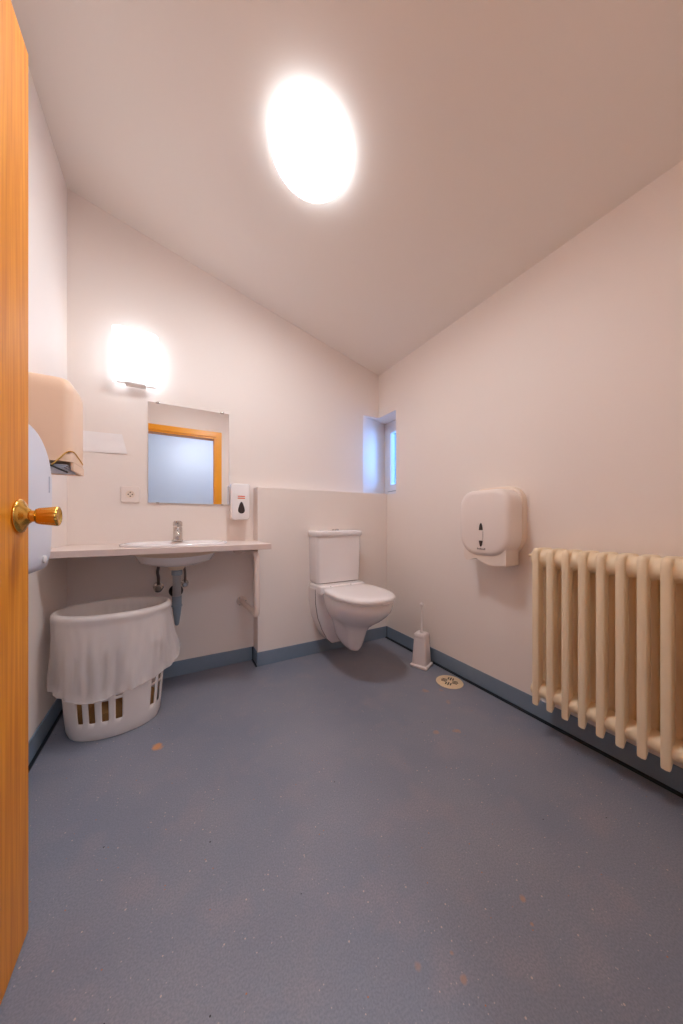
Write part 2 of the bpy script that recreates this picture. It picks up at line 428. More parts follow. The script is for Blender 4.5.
# ================================================================ MIRROR
MX0, MX1, MZ0, MZ1 = -.127, .339, 1.089, 1.703
t = thing('wall_mirror', ((MX0 + MX1) / 2, YB, MZ0), 'frameless rectangular mirror above the washbasin', 'mirror')
link('backing', box(MX0, MX1, YB - .006, YB, MZ0, MZ1), 'mirror_back', t, smooth=False)
link('mirror_glass', box(MX0, MX1, YB - .0105, YB - .0062, MZ0, MZ1, .0012, 1), 'mirror', t, smooth=False)
for x in (MX0 + .05, MX1 - .045): link('clip', box(x - .011, x + .011, YB - .014, YB, MZ1 - .006, MZ1 + .006, .002), 'chrome', t)
for x in (MX0 + .05, MX1 - .045): link('clip', box(x - .009, x + .009, YB - .014, YB, MZ0 - .004, MZ0 + .004, .002), 'chrome', t)

# ================================================================ POWER SOCKET
ox, oz = -.215, 1.135
t = thing('power_socket', (ox, YB, oz), 'square cream wall socket left of the mirror', 'socket')
bm = bmesh.new()
loft(bm, [[(ox + a, YB - dd, oz + b) for a, b in rrect(0, 0, h, h, .007)] for h, dd in ((.047, 0), (.047, .006), (.045, .010), (.036, .0105))])
link('cover_plate', bm, 'disp', t)
bm = bmesh.new(); lathe(bm, [(.021, .0106), (.0225, .0125), (.020, .013), (.018, .0112)], (ox, YB, oz), (0, -1, 0), 32); link('socket_insert', bm, 'disp_side', t)
bm = bmesh.new()
for a, b in ((.010, 0), (-.010, 0), (0, .011), (0, -.011)): lathe(bm, [(.0034, .0113), (.0034, .0138)], (ox + a, YB, oz + b), (0, -1, 0), 12)
link('socket_holes', bm, 'slot_shadow', t)

# ================================================================ REFLECTED LIGHT PATCH, ADDED AS A PALE SHEET
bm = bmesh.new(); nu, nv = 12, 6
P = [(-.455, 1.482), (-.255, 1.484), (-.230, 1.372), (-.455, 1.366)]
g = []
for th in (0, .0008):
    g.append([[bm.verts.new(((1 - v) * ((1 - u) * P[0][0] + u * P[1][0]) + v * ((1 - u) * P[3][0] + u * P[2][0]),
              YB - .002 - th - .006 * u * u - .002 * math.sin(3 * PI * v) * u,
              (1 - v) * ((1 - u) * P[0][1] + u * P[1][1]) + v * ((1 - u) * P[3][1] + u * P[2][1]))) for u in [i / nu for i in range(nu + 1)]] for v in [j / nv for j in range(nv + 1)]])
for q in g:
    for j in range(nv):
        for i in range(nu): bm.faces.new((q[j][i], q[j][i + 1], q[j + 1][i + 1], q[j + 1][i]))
tag(link('reflected_light_sheet', bm, 'paper'), 'blank pale glow sheet added for reflected light on the back wall in the left corner', 'paper')

# ================================================================ CREAM TOWEL DISPENSER (left wall)
t = thing('towel_dispenser', (XL, 1.73, 1.18), 'tall cream paper towel dispenser high on the left wall', 'towel dispenser')
TZ0, TZ1 = 1.180, 1.555
bm = bmesh.new()
def tplan(z, ins=0):
    # plan outline from wall: near corner, front, far rounded corner
    pts = [(XL, 1.60 + ins)]
    for k in range(7):
        a = PI / 2 * k / 6; pts.append((-.352 - .03 - ins + .03 * math.sin(a), 1.60 + ins + .03 - .03 * math.cos(a)))
    for k in range(9):
        a = PI / 2 * k / 8; pts.append((-.352 - .05 - ins + .05 * math.cos(a), 1.85 - ins - .09 + .09 * math.sin(a)))
    pts.append((XL, 1.85 - ins)); return [(x, y, z) for x, y in pts]
rings = [tplan(TZ0 + .035)]
for k in range(9):
    a = k / 8 * PI / 2; rings.append([(x, min(y, 1.85 - .11 * (1 - math.cos(a))), z) for x, y, z in tplan(TZ1 - .06 + .06 * math.sin(a), .030 * (1 - math.cos(a)))])
loft(bm, rings); c = link('cover', bm, 'cream_pl', t, angle=50)
# lower lip: frame round the open mouth, arched at the near side
bm = bmesh.new()
add_box(bm, XL, XL + .012, 1.60, 1.80, TZ0, TZ0 + .034, .002)
add_box(bm, -.364, -.353, 1.63, 1.80, TZ0 + .002, TZ0 + .036, .003)
add_box(bm, XL + .012, -.364, 1.79, 1.80, TZ0, TZ0 + .034, .002)
link('lower_lip', bm, 'cream_pl', t)
link('wall_mount', box(XL, XL + .012, 1.63, 1.82, TZ0 + .05, TZ1 - .05), 'cream_pl', t)
bm = bmesh.new()
for k in range(3):
    add_box(bm, XL + .02, -.378 + .004 * k, 1.598 + .004 * k, 1.78, TZ0 + .004 + .007 * k, TZ0 + .0075 + .007 * k, 0)
tag(link('paper_towel', bm, 'bluepaper', None, smooth=False), 'blue grey folded paper towels inside the cream towel dispenser', 'paper towel')
bm = bmesh.new()
tube(bm, smooth_path([(-.412, 1.592, 1.195), (-.388, 1.596, 1.224), (-.368, 1.600, 1.250), (-.352, 1.618, 1.256), (-.350, 1.68, 1.246), (-.350, 1.76, 1.228)], 6), .0024, 8)
link('mouth_rim', bm, 'brass', t)
bm = bmesh.new(); tube(bm, [(-.420, 1.588, 1.196), (-.362, 1.588, 1.168)], .0035, 8); link('tear_bar', bm, 'black', t)

# ================================================================ WHITE ROLL DISPENSER (left wall, beside the door)
t = thing('paper_roll_dispenser', (XL, 1.09, .82), 'white rounded paper dispenser on the left wall, half hidden by the door', 'paper dispenser')
def dome(yc, zc0, w, zb, rtop, x0, x1, r, mat, name):
    pts = []
    for k in range(25):
        a = PI * k / 24; pts.append((yc + w * math.cos(a), zc0 + rtop * math.sin(a)))
    pts += [(yc - w, zb + .10), (yc - w * .93, zb + .03), (yc - w * .80, zb), (yc + w * .80, zb), (yc + w * .93, zb + .03), (yc + w, zb + .10)]
    bm = bmesh.new(); shell_x(bm, pts, x0, x1, r, 8); return link(name, bm, mat, t, angle=50)
dome(1.105, 1.085, .212, .818, .160, XL, XL + .02, .006, 'cool_pl', 'back_plate')
dome(1.105, 1.085, .206, .822, .155, XL + .0201, -.330, .035, 'cool_pl', 'cover')
bm = bmesh.new(); lathe(bm, [(.011, .0), (.011, .004), (.008, .006), (.003, .006)], (-.3285, 1.205, .862), (1, 0, 0), 20); link('lock', bm, 'white_pl', t)
bm = bmesh.new(); add_box(bm, -.331, -.3275, 1.246, 1.251, 1.06, 1.11, .001); link('level_slot', bm, 'frame_grey', t)

# ================================================================ JUMBO TOILET PAPER DISPENSER (right wall)
t = thing('toilet_roll_dispenser', (XR, 1.06, .75), 'white jumbo toilet roll dispenser on the right wall beside the radiator', 'toilet roll dispenser')
JY0, JY1 = .905, 1.215; JC = (JY0 + JY1) / 2; JH = (JY1 - JY0) / 2
ot = rrect(JC, .974, JH, .188, (.085, .085, .115, .115), 9)
bm = bmesh.new(); shell_x(bm, ot, XR, XR - .035, .008, 4); link('back_shell', bm, 'disp_side', t, angle=50)
ot2 = rrect(JC, .966, JH - .005, .178, (.08, .08, .11, .11), 9)
bm = bmesh.new(); shell_x(bm, ot2, XR - .0352, XR - .143, .030, 7); link('cover', bm, 'disp', t, angle=50)
# chute below the cover
bm = bmesh.new(); n_ = 16; F_ = []; 
for xx in (XR - .02, XR - .128):
    top = [(JC - .125 + .25 * i / n_, .835) for i in range(n_ + 1)]
    bot = []
    for i in range(n_ + 1):
        u = 1 - i / n_; z = .748 + .020 * math.exp(-((u - .70) / .14) ** 2) + (.020 if u > .97 else 0) + .008 * u - .008 * math.exp(-((u - .3) / .18) ** 2)
        bot.append((JC - .125 + .25 * u, z))
    F_.append([(xx, a, b) for a, b in top + bot])
loft(bm, F_); link('paper_chute', bm, 'disp_tray', t, angle=30)
# level window in the cover
def lens_poly(cy, cz, hw, hh, n=10):
    out = []
    for i in range(n + 1): a = PI * i / n; out.append((cy + hw * math.sin(a), cz + hh * math.cos(a)))
    for i in range(1, n): a = PI * i / n; out.append((cy - hw * math.sin(a), cz - hh * math.cos(a)))
    return out
xf = XR - .1448
bm = bmesh.new(); loft(bm, [[(xf + .002, a, b) for a, b in lens_poly(JC + .005, .903, .013, .064)], [(xf - .001, a, b) for a, b in lens_poly(JC + .005, .903, .013, .064)]])
link('level_window', bm, 'dark', t, smooth=False)
link('window_bar', box(xf - .004, xf - .0012, JC - .008, JC + .016, .872, .928, .001), 'disp', t, smooth=False)
bm = bmesh.new()
for k in range(6):
    y = JC + .028 - k * .0085; add_box(bm, xf - .0007, xf + .001, y - .0068, y, .824, .824 + (.009 if k in (0, 2, 5) else .0065))
link('wordmark', bm, 'print', t, smooth=False)

# ================================================================ SOAP DISPENSER
SX0, SX1, SZ0, SZ1 = .338, .460, .985, 1.228
t = thing('soap_dispenser', (.39, YB, SZ0), 'white soap dispenser with a dark drop window right of the mirror', 'soap dispenser')
cx_, hz_ = (SX0 + SX1) / 2, (SX1 - SX0) / 2
link('back_plate', box(SX0 + .008, SX1 - .008, YB - .03, YB, SZ0 + .02, SZ1 - .012, .004), 'disp_side', t)
ot = rrect(cx_, (SZ0 + SZ1) / 2, hz_, (SZ1 - SZ0) / 2, (.014, .014, .028, .028), 6)
bm = bmesh.new(); cz_ = (SZ0 + SZ1) / 2
rings = []
for yy, s in ((YB - .0301, .98), (YB - .075, 1.0), (YB - .090, .985), (YB - .098, .94), (YB - .101, .86)):
    rings.append([(cx_ + (x - cx_) * s, yy, cz_ + (z - cz_) * (1 - (1 - s) * .5)) for x, z in ot])
loft(bm, rings); link('cover', bm, 'seat', t, angle=40)
def drop(cx, cz, r, h, n=24):
    out = []
    for i in range(n):
        a = 2 * PI * i / n; s = math.sin(a)
        z = cz + (r * s if s < 0 else (h * s)); x = cx + r * math.cos(a) * (1 if s < 0 else (1 - s) ** .0 * (1 - .35 * s))
        out.append((x, z))
    return out
dp = drop(cx_ + .003, 1.050, .022, .056)
bm = bmesh.new(); loft(bm, [[(x, YB - .1005, z) for x, z in dp], [(x, YB - .1035, z) for x, z in dp]]); link('level_window', bm, 'dark', t, smooth=False)
bm = bmesh.new()
for z in (1.126, 1.139): add_box(bm, cx_ - .020, cx_ + .026, YB - .1022, YB - .1005, z, z + .006)
link('label_print', bm, 'red', t, smooth=False)

# ================================================================ COUNTER
CX1 = .5035; CY0 = 1.74; CZ1 = .845; CZ0 = .815
t = thing('vanity_counter', (0, YB, CZ0), 'long pale laminate counter below the mirror', 'counter')
bcx, bcy, ba, bb = .024, 1.945, .262, .185
# worktop with an oval hole
bm = bmesh.new(); n = 64
def sq(a):
    c, s = math.cos(a), math.sin(a); x0_, x1_, y0_, y1_ = XL + .001, CX1, CY0 + .004, YB - .001
    tx = ((x1_ - bcx) / c) if c > 1e-9 else ((x0_ - bcx) / c if c < -1e-9 else 1e9)
    ty = ((y1_ - bcy) / s) if s > 1e-9 else ((y0_ - bcy) / s if s < -1e-9 else 1e9)
    k = min(tx, ty); return (bcx + c * k, bcy + s * k)
angs = sorted([2 * PI * i / n for i in range(n)] + [math.atan2(y - bcy, x - bcx) % (2 * PI) for x in (XL + .001, CX1) for y in (CY0 + .004, YB - .001)])
outer = [sq(a) for a in angs]; inner = [(bcx + (ba - .018) * math.cos(a), bcy + (bb - .018) * math.sin(a)) for a in angs]
R = loft(bm, [[(x, y, CZ1) for x, y in inner], [(x, y, CZ1) for x, y in outer], [(x, y, CZ0) for x, y in outer], [(x, y, CZ0) for x, y in inner]], False, False)
for i in range(len(angs)): j = (i + 1) % len(angs); bm.faces.new((R[3][i], R[3][j], R[0][j], R[0][i]))
link('worktop', bm, 'counter', t, smooth=False)
link('edge_band', box(XL + .001, CX1 + .0, CY0, CY0 + .0038, CZ0, CZ1, .001, 1), 'counter_edge', t, smooth=False)
# tubular support bracket
bm = bmesh.new(); sx = .428
tube(bm, bend_path([(sx - .03, YB - .012, CZ0 - .02), (sx - .03, CY0 + .12, CZ0 - .02), (sx, CY0 + .032, CZ0 - .025), (sx, CY0 + .032, .432), (sx - .006, YB - .012, .425)], .035), .0165, 18)
br = link('support_bracket', bm, 'counter', t, angle=60)
for fx_, fz_ in ((sx - .006, .425), (sx - .03, CZ0 - .034)):
    bm = bmesh.new(); lathe(bm, [(.034, 0), (.034, .004), (.028, .010), (.017, .014)], (fx_, YB, fz_), (0, -1, 0), 28); link('wall_flange', bm, 'counter', br)
for a in (0, 2.1, 4.2):
    bm = bmesh.new(); lathe(bm, [(.004, .004), (.004, .012), (.002, .0125)], (sx - .006 + .027 * math.cos(a + .0), YB, .425 + .027 * math.sin(a + .0)), (0, -1, 0), 10); link('screw', bm, 'dchrome', br)

# ================================================================ BASIN
t = thing('washbasin', (bcx, bcy, CZ1), 'oval white washbasin set into the counter', 'washbasin')
def ell(a, b, z, n=64, cx=bcx, cy=bcy): return [(cx + a * math.cos(2 * PI * i / n), cy + b * math.sin(2 * PI * i / n), z) for i in range(n)]
bm = bmesh.new()
e = CZ1 + .0005
loft(bm, [ell(ba - .02, bb - .02, e), ell(ba, bb, e), ell(ba + .002, bb + .002, e + .006), ell(ba - .004, bb - .004, e + .013), ell(ba - .018, bb - .018, e + .013),
          ell(ba - .034, bb - .034, e + .004), ell(ba - .05, bb - .048, e - .03), ell(ba - .085, bb - .07, e - .09), ell(.10, .075, e - .115), ell(.03, .028, e - .12)], False, True)
link('rim', bm, 'ceramic', t, angle=60)
bm = bmesh.new()
loft(bm, [ell(ba - .022, bb - .022, CZ1 - .001), ell(ba - .036, bb - .032, CZ0 - .008), ell(ba - .085, bb - .060, CZ0 - .032), ell(.115, .085, CZ0 - .047), ell(.055, .052, CZ0 - .053), ell(.047, .047, CZ0 - .062), ell(.044, .044, CZ0 - .088), ell(.034, .034, CZ0 - .108), ell(.024, .024, CZ0 - .112)], False, True)
link('bowl', bm, 'bowl_under', t, angle=60)
bm = bmesh.new(); lathe(bm, [(.0, -.1), (.023, -.1), (.023, -.097), (.018, -.0965)], (bcx, bcy, e - .018), (0, 0, 1), 24); link('drain_ring', bm, 'chrome', t)

# TAP
tx, ty, tz = .030, 2.095, e + .0128
t = thing('mixer_tap', (tx, ty, tz), 'small chrome mixer tap at the back of the washbasin', 'tap')
bm = bmesh.new(); lathe(bm, [(.030, 0), (.030, .006), (.0255, .010), (.025, .080), (.022, .086)], (tx, ty, tz), (0, 0, 1), 28); link('body', bm, 'chrome', t)
bm = bmesh.new()
tube(bm, smooth_path([(tx, ty - .012, tz + .045), (tx, ty - .05, tz + .055), (tx, ty - .085, tz + .050), (tx, ty - .095, tz + .036)], 5), [.014] * 10 + [.012] * 6, 16)
link('spout', bm, 'chrome', t)
bm = bmesh.new(); lathe(bm, [(.023, .087), (.026, .092), (.025, .112), (.018, .120), (.004, .122)], (tx, ty, tz), (0, 0, 1), 28)
add_box(bm, tx - .012, tx + .012, ty - .060, ty, tz + .108, tz + .119, .003); link('lever', bm, 'chrome', t)

# TRAP AND PIPES
t = thing('basin_trap', (bcx - .03, bcy, .39), 'grey and chrome drain trap hanging under the washbasin', 'drain trap')
px, py = bcx, bcy; zt = CZ0 - .1125
bm = bmesh.new(); lathe(bm, [(.024, 0), (.0275, -.004), (.0275, -.026), (.022, -.030)], (px, py, zt), (0, 0, 1), 28); link('coupling_nut', bm, 'grey_pl', t)
bm = bmesh.new(); lathe(bm, [(.0215, -.0301), (.0215, -.165)], (px, py, zt), (0, 0, 1), 28); link('tailpiece', bm, 'dchrome', t)
bm = bmesh.new(); lathe(bm, [(.0235, -.145), (.0245, -.150), (.0245, -.195), (.0275, -.197), (.0275, -.203), (.024, -.206), (.020, -.24), (.012, -.300), (.009, -.308), (.004, -.311)], (px, py, zt), (0, 0, 1), 28); link('trap_cup', bm, 'grey_pl', t)
bm = bmesh.new(); tube(bm, [(px, py + .015, zt - .165), (px - .002, YB - .012, zt - .165)], .020, 20); link('waste_pipe', bm, 'grey_pl', t)
bm = bmesh.new(); lathe(bm, [(.040, 0), (.038, .010), (.030, .018), (.024, .022)], (px - .002, YB, zt - .165), (0, -1, 0), 28); link('wall_rosette', bm, 'black', t)
for nm, x, zv, sz, px2, lb in (('left', -.072, .575, 1.0, -.062, 'chrome shut-off valve with braided hose left of the drain trap'), ('right', .072, .585, .72, .055, 'small chrome shut-off valve with hose right of the drain trap')):
    t = thing('shutoff_valve', (x, YB, zv), lb, 'valve', 'shut-off valves under the washbasin')
    bm = bmesh.new(); lathe(bm, [(.030 * sz, 0), (.029 * sz, .006), (.018 * sz, .012)], (x, YB, zv), (0, -1, 0), 24); link('wall_rosette', bm, 'chrome', t)
    bm = bmesh.new(); lathe(bm, [(.012 * sz, .0125), (.012 * sz, .05), (.02 * sz, .052), (.023 * sz, .058), (.023 * sz, .072), (.016 * sz, .078)], (x, YB, zv), (0, -1, 0), 24); link('handle', bm, 'chrome', t)
    bm = bmesh.new(); tube(bm, smooth_path([(x, YB - .036, zv + .012), (x, YB - .036, zv + .06), (x - .004, YB - .042, zv + .10), (px2, YB - .075, zv + .165), (px2, YB - .085, CZ0 - .03)], 7), .0085 * (.85 if nm == 'right' else 1), 12); link('braided_hose', bm, 'hose', t)

# ================================================================ LAUNDRY BASKET
KX, KY = -.238, 1.826
t = thing('laundry_basket', (KX, KY, 0), 'oval white plastic basket used as a bin under the counter', 'basket')
HB = .558
def kprof(z):  # semi axes at height
    s = z / HB; return (.178 + .040 * s ** .8, .122 + .038 * s ** .8)
NA = 144
zs = sorted(set([.004, .030, .060, .085, .098, .11, .125, .145, .165, .178, .190, .205, .225, .245, .265, .280, .295, .310, .330, .350, .370, .385, .40, .43, .46, .50, .53, .543]))
bm = bmesh.new()
G = []
for z in zs:
    a_, b_ = kprof(z)
    if z < .02: a_ -= .006; b_ -= .006
    G.append([bm.verts.new((KX + a_ * math.cos(2 * PI * i / NA), KY + b_ * math.sin(2 * PI * i / NA), z)) for i in range(NA)])
def hole(i, zm):
    # slot groups of four, three tiers
    g = (i - 92) % 36
    if zm < .085 or zm > .385: return False
    tier = .085 < zm < .178 or .190 < zm < .280 or .295 < zm < .385
    return tier and g < 21 and g % 6 in (0, 1, 2)
for j in range(len(zs) - 1):
    zm = (zs[j] + zs[j + 1]) / 2
    for i in range(NA):
        if hole(i, zm): continue
        k = (i + 1) % NA; bm.faces.new((G[j][i], G[j][k], G[j + 1][k], G[j + 1][i]))
bm.faces.new(G[0])
o = link('basket_wall', bm, 'basket', t, angle=50)
md = o.modifiers.new('thick', 'SOLIDIFY'); md.thickness = .003; md.offset = 1
bm = bmesh.new()
def kell(da, z, n=96, dz=0):
    a_, b_ = kprof(HB); return [(KX + (a_ + da) * math.cos(2 * PI * i / n), KY + (b_ + da) * math.sin(2 * PI * i / n), z) for i in range(n)]
R = loft(bm, [kell(-.004, .538), kell(.006, .536), kell(.010, .540), kell(.010, .553), kell(.006, .560), kell(-.002, .561), kell(-.005, .556), kell(-.004, .5381)], False, False)
link('rolled_rim', bm, 'basket', t, angle=70)
bm = bmesh.new()
loft(bm, [[(KX + .17 * math.cos(2 * PI * i / 48), KY + .115 * math.sin(2 * PI * i / 48), .012) for i in range(48)],
          [(KX + .172 * math.cos(2 * PI * i / 48), KY + .117 * math.sin(2 * PI * i / 48), .10 + .014 * math.sin(i * 1.3)) for i in range(48)],
          [(KX + .12 * math.cos(2 * PI * i / 48), KY + .08 * math.sin(2 * PI * i / 48), .135 + .012 * math.sin(i * 2.1)) for i in range(48)]])
tag(link('waste_heap', bm, 'brown'), 'brown waste showing through the slots at the bottom of the basket', 'waste', kind='stuff')
# bin liner: inside, over the rim, and hanging outside with a flared hem
bm = bmesh.new(); NL = 180
a0, b0 = kprof(HB)
from mathutils import noise
HEM = [(0, .33), (60, .34), (130, .30), (170, .255), (182, .232), (205, .238), (232, .222), (252, .204), (285, .222), (325, .252), (343, .285), (352, .322), (360, .33)]
def interp(T, d):
    d %= 360
    for (a, u), (b, v) in zip(T, T[1:]):
        if a <= d <= b: return u + (v - u) * (d - a) / (b - a)
    return T[-1][1]
def hem(th): return interp(HEM, math.degrees(th))
FLARE = [(0, .030), (60, .012), (150, .004), (180, .012), (200, .010), (225, .010), (252, .026), (285, .010), (325, .016), (348, .048), (360, .030)]
rings = []
def lr(da, z, k, amp, zf=None, f=0):
    ring = []
    for i in range(NL):
        th = 2 * PI * i / NL
        w = amp * (2.4 * noise.noise(Vector((3.5 * math.cos(th), 3.5 * math.sin(th), k * .5))) + 1.6 * noise.noise(Vector((9 * math.cos(th) + 5, 9 * math.sin(th), k * .8))))
        zz = z if zf is None else zf(th)
        fl = interp(FLARE, math.degrees(th)) * f ** 1.3
        x_, y_ = KX + (a0 + da + w + fl) * math.cos(th), KY + (b0 + da + w + fl) * math.sin(th)
        x_ = max(x_, XL + .012)
        ring.append((x_, y_, zz))
    return ring
for k, (da, z, amp) in enumerate(((-.060, .16, .004), (-.045, .25, .005), (-.030, .36, .005), (-.018, .47, .004), (-.0105, .528, .0012), (-.0085, .561, .0008), (-.001, .5675, .0003), (.009, .5665, .0003), (.0165, .558, .0003), (.0185, .543, .0005), (.0155, .531, .001))):
    rings.append(lr(da, z, k * .3, amp))
for q in range(1, 21):
    f = q / 20
    def zf(th, f=f): return .529 + (hem(th) - .529) * f
    rings.append(lr(.0150, 0, 3 + f * 3.0, .0012 + .0050 * f, zf, f))
hem_top, hem_end = rings[-3], rings[-1]
loft(bm, rings, False, False)
lo = tag(link('bin_liner', bm, 'liner', angle=180), 'translucent white bin bag draped over the rim of the basket', 'bin bag')
bm = bmesh.new(); off = [[(KX + (x - KX) * 1.004, KY + (y - KY) * 1.006, z) for x, y, z in r] for r in (hem_top, rings[-2], hem_end)]
loft(bm, off, False, False); link('folded_hem', bm, 'liner', lo, angle=180)

# ================================================================ TOILET
TX = 1.060
t = thing('toilet', (TX, YX, .10), 'white wall-hung toilet with cistern and closed lid', 'toilet')
def egg(z, yf, yb, hw, ym=None, pw=2.0, n=56, hb=None):
    """front is an ellipse, rear runs straight back"""
    ym = ym if ym is not None else yf + hw * 1.25
    hb = hb if hb is not None else hw; out = []
    for i in range(n // 2 + 1):
        a = PI * i / (n // 2)        # from +x via front to -x
        out.append((TX + hw * math.copysign(abs(math.cos(a)) ** (2 / pw), math.cos(a)), ym - (ym - yf) * abs(math.sin(a)) ** (2 / pw), z))
    m = n // 2
    for i in range(1, m):
        a = PI * i / m; x = -hw * math.copysign(abs(math.cos(a)) ** .45, math.cos(a)); y = ym + (yb - ym) * abs(math.sin(a)) ** .45
        f = (y - ym) / (yb - ym); x *= (1 + (hb / hw - 1) * f); out.append((TX + x, y, z))
    return out
bm = bmesh.new()
B0 = 1.938
loft(bm, [egg(.484, 1.45, B0, .160, 1.66), egg(.488, 1.425, B0, .180, 1.66, hb=.17), egg(.478, 1.418, B0, .186, 1.66, hb=.172), egg(.450, 1.420, B0, .186, 1.66, hb=.17), egg(.425, 1.430, B0, .180, 1.67, hb=.165),
          egg(.395, 1.458, B0, .166, 1.69, hb=.155), egg(.360, 1.505, B0, .142, 1.71, hb=.14), egg(.328, 1.560, B0, .112, 1.72, hb=.12), egg(.300, 1.600, B0, .086, 1.72, hb=.10),
          egg(.270, 1.625, B0, .070, 1.72, hb=.085), egg(.235, 1.640, B0, .062, 1.72, hb=.072), egg(.195, 1.655, B0, .056, 1.73, hb=.062), egg(.165, 1.668, B0 - .01, .049, 1.73, hb=.05),
          egg(.148, 1.678, 1.92, .043, 1.735, hb=.04), egg(.132, 1.690, 1.86, .036, 1.74), egg(.124, 1.712, 1.79, .022, 1.745)])
link('bowl', bm, 'ceramic', t, angle=60)
bm = bmesh.new(); add_box(bm, TX - .183, TX + .183, 1.875, YX - .001, .470, .533, .014, 4); link('rear_deck', bm, 'ceramic', t, angle=50)
# shaped spacer plate at the wall
prof = [(.186, .50), (.184, .40), (.168, .30), (.135, .21), (.095, .135), (.06, .10)]
pl = [(TX - a, z) for a, z in prof] + [(TX + a, z) for a, z in reversed(prof)]
bm = bmesh.new(); loft(bm, [[(x, YX - .001, z) for x, z in pl], [(x, YX - .115, z) for x, z in pl]]); link('wall_plate', bm, 'ceramic', t, angle=40)
def shr(q, y): return [(TX + (x - TX) * q, y, .5 + (z - .5) * q) for x, z in pl]
bm = bmesh.new(); loft(bm, [shr(.998, YX - .1152), shr(.998, YX - .1205)]); link('gasket', bm, 'dark', t, smooth=False)
bm = bmesh.new(); loft(bm, [shr(.99, YX - .1207), shr(.985, YX - .130), shr(.95, YX - .140), shr(.80, YX - .155), shr(.6, YX - .168)]); link('rear_flange', bm, 'ceramic', t, angle=60)
# cistern
bm = bmesh.new()
def cis(z, hx, y0, r=.028): return [(x, y, z) for x, y in rrect(TX, (y0 + YX - .001) / 2, hx, (YX - .001 - y0) / 2, (.006, .006, r, r), 6)]
loft(bm, [cis(.5335, .166, 1.955), cis(.540, .174, 1.942), cis(.56, .178, 1.938), cis(.70, .182, 1.932), cis(.872, .185, 1.930)]); link('cistern', bm, 'ceramic', t, angle=50)
bm = bmesh.new()
loft(bm, [cis(.8725, .188, 1.924), cis(.877, .192, 1.920), cis(.900, .192, 1.920), cis(.908, .188, 1.924), cis(.911, .178, 1.934), cis(.9115, .15, 1.96, .02)]); link('cistern_lid', bm, 'ceramic', t, angle=50)
bm = bmesh.new(); lathe(bm, [(.026, 0), (.026, .004), (.022, .008), (.006, .009)], (TX + .0, 2.0, .9117), (0, 0, 1), 28); link('flush_button', bm, 'chrome', t)
# seat and lid
def seatring(z, d, n=56): return egg(z, 1.412 + d, 1.872 - d, .192 - d, 1.655, 2.15)
bm = bmesh.new(); loft(bm, [seatring(.4885, .012), seatring(.490, .004), seatring(.496, .002), seatring(.5005, .006)]); link('seat_ring', bm, 'seat', t, angle=60)
bm = bmesh.new(); loft(bm, [seatring(.501, .006), seatring(.503, .0), seatring(.515, -.002), seatring(.523, .004), seatring(.528, .018), seatring(.531, .05), seatring(.532, .10)]); link('seat_lid', bm, 'seat', t, angle=60)
for s in (-1, 1):
    bm = bmesh.new(); tube(bm, [(TX + s * .055, 1.868, .525), (TX + s * .105, 1.868, .525)], .010, 14); link('hinge', bm, 'seat', t)

# ================================================================ TOILET BRUSH
bx_, by_, ra = 1.480, 1.545, math.radians(24)
t = thing('toilet_brush_holder', (bx_, by_, 0), 'white plastic toilet brush holder on the floor by the right wall', 'toilet brush holder')
def rr(h, z, hy=None): return [(bx_ + x * math.cos(ra) - y * math.sin(ra), by_ + x * math.sin(ra) + y * math.cos(ra), z) for x, y in rrect(0, 0, h, hy or h, .012, 4)]
bm = bmesh.new(); loft(bm, [rr(.058, .001), rr(.060, .004), rr(.060, .014), rr(.054, .018), rr(.050, .022)]); link('base', bm, 'brush_pl', t, angle=35)
bm = bmesh.new(); loft(bm, [rr(.050, .0221), rr(.042, .175), rr(.039, .195)]); link('tapered_body', bm, 'brush_pl', t, angle=35)
bm = bmesh.new(); loft(bm, [rr(.0405, .1951), rr(.0415, .199), rr(.0405, .215), rr(.035, .222), rr(.02, .223)]); link('collar', bm, 'brush_pl', t, angle=35)
t2 = thing('toilet_brush', (bx_, by_, .224), 'white toilet brush with a thin upright handle standing in its holder', 'toilet brush')
bm = bmesh.new(); lathe(bm, [(.011, .2235), (.011, .229), (.006, .235), (.0052, .40)], (bx_, by_, 0), (0, 0, 1), 16); link('handle', bm, 'brush_pl', t2)
bm = bmesh.new(); lathe(bm, [(.006, .4005), (.013, .405), (.015, .412), (.012, .420), (.004, .424)], (bx_, by_, 0), (0, 0, 1), 20); link('grip_end', bm, 'brush_pl', t2)

# ================================================================ FLOOR DRAIN
dx, dy = 1.473, 1.300
t = thing('floor_drain', (dx, dy, 0), 'round beige slotted drain cover in the floor by the right wall', 'floor drain')
bm = bmesh.new(); lathe(bm, [(.079, .0002), (.078, .003), (.070, .0045), (.010, .0047)], (dx, dy, 0), (0, 0, 1), 48); link('cover_plate', bm, 'drain', t, angle=30)
bm = bmesh.new()
for q in range(4):
    for k in (-1, 0, 1):
        a = q * PI / 2 + .5; c_, s_ = math.cos(a), math.sin(a)
        pts = []
        for u, v in rrect(.032, k * .0135, .0185 - .004 * abs(k), .0036, .0034, 3):
            pts.append((dx + u * c_ - v * s_, dy + u * s_ + v * c_))
        loft(bm, [[(x, y, .0048) for x, y in pts], [(x, y, .0055) for x, y in pts]])
link('drain_slots', bm, 'drainslot', t, smooth=False)

